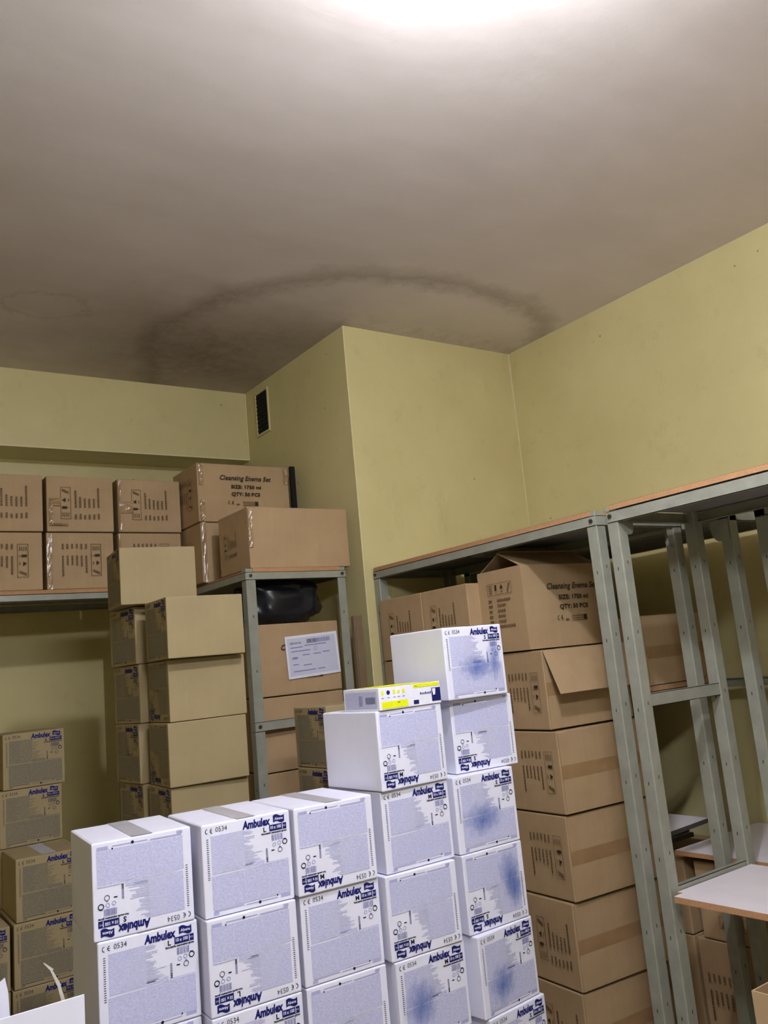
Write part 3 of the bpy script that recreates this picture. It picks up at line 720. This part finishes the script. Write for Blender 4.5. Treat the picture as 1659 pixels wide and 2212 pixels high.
# ------------------------------------------------------------------ white cartons
Wp = {  # column -> row -> (x, y, yaw, letter, upside down)
 1: {4: (.634, 2.297, -.095, 'S', 1), 3: (.640, 2.292, -.065, 'L', 0), 2: (.640, 2.29, -.05, 'S', 1), 1: (.640, 2.29, -.05, 'L', 0), 0: (.640, 2.29, -.05, 'L', 1)},
 2: {4: (.892, 2.239, -.074, 'L', 0), 3: (.890, 2.228, -.060, 'L', 1), 2: (.890, 2.225, -.05, 'L', 0), 1: (.890, 2.225, -.05, 'L', 1), 0: (.893, 2.225, -.06, 'M', 0)},
 3: {4: (1.144, 2.210, -.049, 'M', 1), 3: (1.149, 2.219, -.050, 'M', 0), 2: (1.149, 2.215, -.045, 'M', 1), 1: (1.143, 2.215, -.045, 'M', 0), 0: (1.143, 2.215, -.05, 'M', 1)},
 4: {5: (1.416, 2.179, .019, 'M', 1), 4: (1.417, 2.193, -.007, 'M', 0), 3: (1.404, 2.186, -.045, 'M', 1), 2: (1.411, 2.181, 0, 'M', 0), 1: (1.411, 2.181, -.02, 'M', 1), 0: (1.411, 2.181, 0, 'M', 0)},
 5: {6: (1.700, 2.190, -.011, 'S', 0), 5: (1.728, 2.225, -.075, 'S', 1), 4: (1.682, 2.190, -.006, 'S', 0), 3: (1.683, 2.184, .015, 'S', 1), 2: (1.693, 2.162, .112, 'S', 0), 1: (1.705, 2.158, .105, 'S', 0), 0: (1.700, 2.16, .05, 'S', 1)},
}
LB = {
 (1, 4): 'white printed carton, print upside down, top of the leftmost white stack', (1, 3): 'white printed carton, print upright, second from top of the leftmost white stack',
 (2, 4): 'white printed carton with upright print, topmost in the second white stack from left', (2, 3): 'white printed carton with upside-down print under the topmost of the second white stack',
 (2, 2): 'white printed carton cut off by the lower picture edge, second white stack',
 (3, 4): 'white printed carton, print upside down, topmost of the middle white stack', (3, 3): 'white printed carton, upright print, second from top of the middle white stack', (3, 2): 'white printed carton third from top in the middle white stack, at the picture edge',
 (4, 5): 'white printed carton directly under the small yellow and white box', (4, 4): 'white printed carton with upright print, second below the yellow box',
 (4, 3): 'white printed carton with upside-down print, third below the yellow box', (4, 2): 'white printed carton with a faint blue stain, fourth below the yellow box',
 (5, 6): 'white printed carton standing highest of all, blurred blue stains on its print', (5, 5): 'white printed carton right below the highest one, print upside down',
 (5, 4): 'white printed carton with pale blue arrow-like smudge, third from top, rightmost stack', (5, 3): 'white printed carton with two blue smudges, print upside down, rightmost white stack',
 (5, 2): 'white printed carton turned slightly outward, fifth from top in the rightmost white stack', (5, 1): 'white printed carton turned outward at the bottom picture edge, rightmost white stack',
}
ST = {(5, 6): [(.52, .42, .10, .06), (.82, .52, .04, .10)], (5, 4): [(.42, .40, .11, .07)], (5, 3): [(.42, .30, .07, .10), (.34, .56, .06, .06)], (5, 2): [(.35, .35, .08, .08)], (4, 2): [(.3, .45, .08, .10)]}
if True: ST[(5, 3)] = [(.74, .62, .06, .10), (.80, .42, .05, .08)]
for c, rows in Wp.items():
    for k, (x, y, a, L_, fl) in rows.items():
        lb = LB.get((c, k), 'white printed carton, %s row above the pallet, %s white stack' % (('bottom', 'second', 'third', 'fourth', 'fifth', 'sixth', 'top')[k], ('leftmost', 'second', 'middle', 'fourth', 'rightmost')[c-1]))
        glove_carton(lb, (x, y, k*GH), a, 'white', L_, bool(fl), top=(k == max(rows)) or (c, k) == (1, 3), group='white printed cartons stacked in five columns', stain=ST.get((c, k)))

# small yellow and white box
t = thing('small_box', 'small flat white and yellow box with a navy emblem lying on a white carton', 'box', (1.428, 2.172, 6*GH), .03)
bw, bd, bh = .233, .19, .066
mb = MB(); mb.bevbox(0, bw, 0, bd, 0, bh, PAPER, .0015, 1); obj('body', mb, t)
mb = MB()
rect(mb, .008, .105, .004, .024, YELLOW); rect(mb, .128, bw-.004, .054, .0645, YELLOW); rect(mb, bw-.036, bw-.001, .008, .048, NAVY)
mb.poly([(bw-.034, -.0012, .046), (bw-.020, -.0012, .046), (bw-.022, -.0012, .028), (bw-.030, -.0012, .026)], PAPER)
rect(mb, .126, .146, .006, .018, NAVY)
put_text(mb, 'SafeTouch', .152, .031, .010, NAVY, width=.058, bold=.0002) if False else None
for i in range(9): rect(mb, .153+i*.0063, .157+i*.0063, .032, .037+(.002 if i % 3 == 0 else 0), NAVY)
disc(mb, .034, .050, .0065, NAVY, n_=10)
for i, x in enumerate((.013, .056, .072, .090)):
    (rect(mb, x-.004, x+.004, .044, .056, YELLOW) if i != 2 else disc(mb, x, .050, .005, YELLOW, n_=8))
for x in (.013, .034, .056, .072, .090): rect(mb, x-.004, x+.004, .034, .036, INK_MID)
rect(mb, .066, .076, .0165, .020, NAVY); rect(mb, .133, .143, .057, .060, NAVY)
obj('printed_front', mb, t)
mb = MB()
def sr(y0, y1, z0, z1, m): mb.poly([(-.0008, y1, z0), (-.0008, y0, z0), (-.0008, y0, z1), (-.0008, y1, z1)], m)
sr(.012, .178, .008, .056, FINE); sr(.085, .105, .014, .046, INK_PALE); sr(.02, .07, .02, .04, INK_PALE)
obj('printed_side', mb, t)
mb = MB(); mb.poly([(.03, .0, bh+.0006), (bw-.02, 0, bh+.0006), (bw-.02, bd-.01, bh+.0006), (.03, bd-.01, bh+.0006)], YELLOW); obj('printed_top', mb, t)

# open white carton stack, lower left
gow = 'plain white cartons at the lower left'
OX, OY, OZ = .272, 1.95, FLOOR+.001
for k in range(3):
    tt = thing('blank_carton', 'plain white carton %s under the opened one, lower left' % ('third', 'second', 'directly')[k], 'carton', (OX, OY, OZ+k*GH), 0, gow); obj('body', glove_meshes('white')[0], tt)
tt = thing('open_carton', 'opened blank white carton at the lower left picture edge, front flap standing upright', 'carton', (OX, OY, OZ+3*GH), 0)
mb = MB(); th = .004
mb.box(0, GW, 0, GD, 0, th, WHITE_TOP)
for a in ((0, GW, 0, th), (0, GW, GD-th, GD), (0, th, th, GD-th), (GW-th, GW, th, GD-th)): mb.box(*a, th, GH, WHITE_TOP)
obj('body', mb, tt)
FZ = .912-OZ-4*GH
mb = MB(); mb.bevbox(.001, GW, 0, .003, 0, FZ, WHITE_TOP, .0008, 1); o = obj('flap', mb, tt, (0, 0, GH)); o['label'] = 'front flap standing upright'
mb = MB(); q = [(.02, 0, 0), (.13, 0, 0), (.124, 0, .123), (.118, 0, .153), (.062, 0, .117)]
mb.poly(q, WHITE_TOP); mb.poly([(a, .003, c) for a, b, c in q[::-1]], WHITE_TOP); obj('flap', mb, tt, (0, .10, GH))
mb = MB(); pts = [(.0, 0), (.0, .09), (-.008, .125), (-.022, .160), (-.036, .178)]
for i in range(4):
    (a, za), (b, zb) = pts[i], pts[i+1]
    mb.poly([(a, 0, za), (a+.008, 0, za), (b+.008-.0018*i, .0, zb), (b, 0, zb)], PLASTIC); mb.poly([(a, .001, za), (b, .001, zb), (b+.008-.0018*i, .001, zb), (a+.008, .001, za)], PLASTIC)
obj('strap', mb, tt, (.238, .15, GH-.03))

# ------------------------------------------------------------------ tan glove cartons
F = {7: (1.148, 3.074, -.02), 6: (1.166, 3.165, -.040), 5: (1.150, 3.150, -.060), 4: (1.156, 3.162, -.012), 3: (1.15, 3.16, -.02), 2: (1.15, 3.16, -.01), 1: (1.15, 3.16, -.02), 0: (1.15, 3.16, 0)}
nf = {7: 'topmost of the front tan stack with a large blank face', 6: 'second from top of the front tan stack, blank face', 5: 'third from top of the front tan stack, jutting out to the left',
      4: 'fourth from top of the front tan stack'}
gt = 'tan printed cartons stacked beside the middle rack'
for k, (x, y, a) in F.items():
    if k == 7: y = 3.105
    glove_carton('tan carton ' + nf.get(k, '%s from the pallet in the front tan stack behind the white cartons' % ('first', 'second', 'third', 'fourth')[k % 4]), (x, y, k*GH), a, 'tan', face='side', flip=k in (6, 5), group=gt)
nb = {7: 'topmost of the rear tan stack showing its printed side', 6: 'second from top of the rear tan stack, printed side', 5: 'third from top of the rear tan stack, printed side', 4: 'fourth from top of the rear tan stack, printed side'}
for k in range(8):
    glove_carton('tan carton ' + nb.get(k, '%s from the pallet in the rear tan stack' % ('first', 'second', 'third', 'fourth')[k % 4]), (1.150-.008*(k % 2), 3.435+.004*(k % 3), k*GH), .10 if k > 5 else .06, 'tan', face='side', group=gt)
glove_carton('tan carton set crosswise on top of the two tan stacks, its printed side in shade', (1.073, 3.385, 8*GH+.001), -.10, 'tan', face='side', group=gt)
# tan cartons half hidden behind the white ones
for k in range(6):
    glove_carton('tan printed carton just left of the one under the yellow box' if k == 5 else ('second tan carton down beside the middle rack, partly hidden by white cartons' if k == 4 else 'tan carton %s from the pallet in the narrow stack behind the white cartons' % ('first', 'second', 'third', 'fourth')[k % 4]),
                 (1.665, 2.90, k*GH+.001), .02, 'tan', face='side', group='tan cartons in a narrow stack behind the white ones')
pallet('wooden pallet under the narrow tan stack', 1.63, 2.05, 2.84, 3.20)
# printed tan cartons at far left
gl = 'tan printed cartons at the lower left'
glove_carton('tan printed carton topmost of the back pile at the left edge', (.772, 4.05, 5*GH), -.02, 'tan', group=gl)
glove_carton('tan printed carton second from top of the back pile at the left edge', (.757, 4.045, 4*GH), 0, 'tan', group=gl)
for k in range(4): glove_carton('tan printed carton %s from the pallet in the back pile at the left' % ('first', 'second', 'third', 'fourth')[k], (.757, 4.045, k*GH), 0, 'tan', group=gl)
for k, (x, y, a, lb) in {3: (.752, 3.735, -.032, 'tan printed carton topmost of the front left pile, its top showing'), 2: (.741, 3.725, -.033, 'tan printed carton second from top of the front pile at the left'),
                         1: (.735, 3.725, -.03, 'tan printed carton third from top of the front pile, behind the open white carton'), 0: (.735, 3.725, -.03, 'tan printed carton at the bottom of the front left pile')}.items():
    glove_carton(lb, (x, y, k*GH), a, 'tan', top=(k == 3), group=gl)
for k in range(3): glove_carton('tan printed carton at the extreme left picture edge beside the front pile' if k == 2 else 'tan printed carton %s at the extreme left edge' % ('bottom', 'second from bottom', '')[k], (.485, 3.74, k*GH), -.02, 'tan', group=gl)
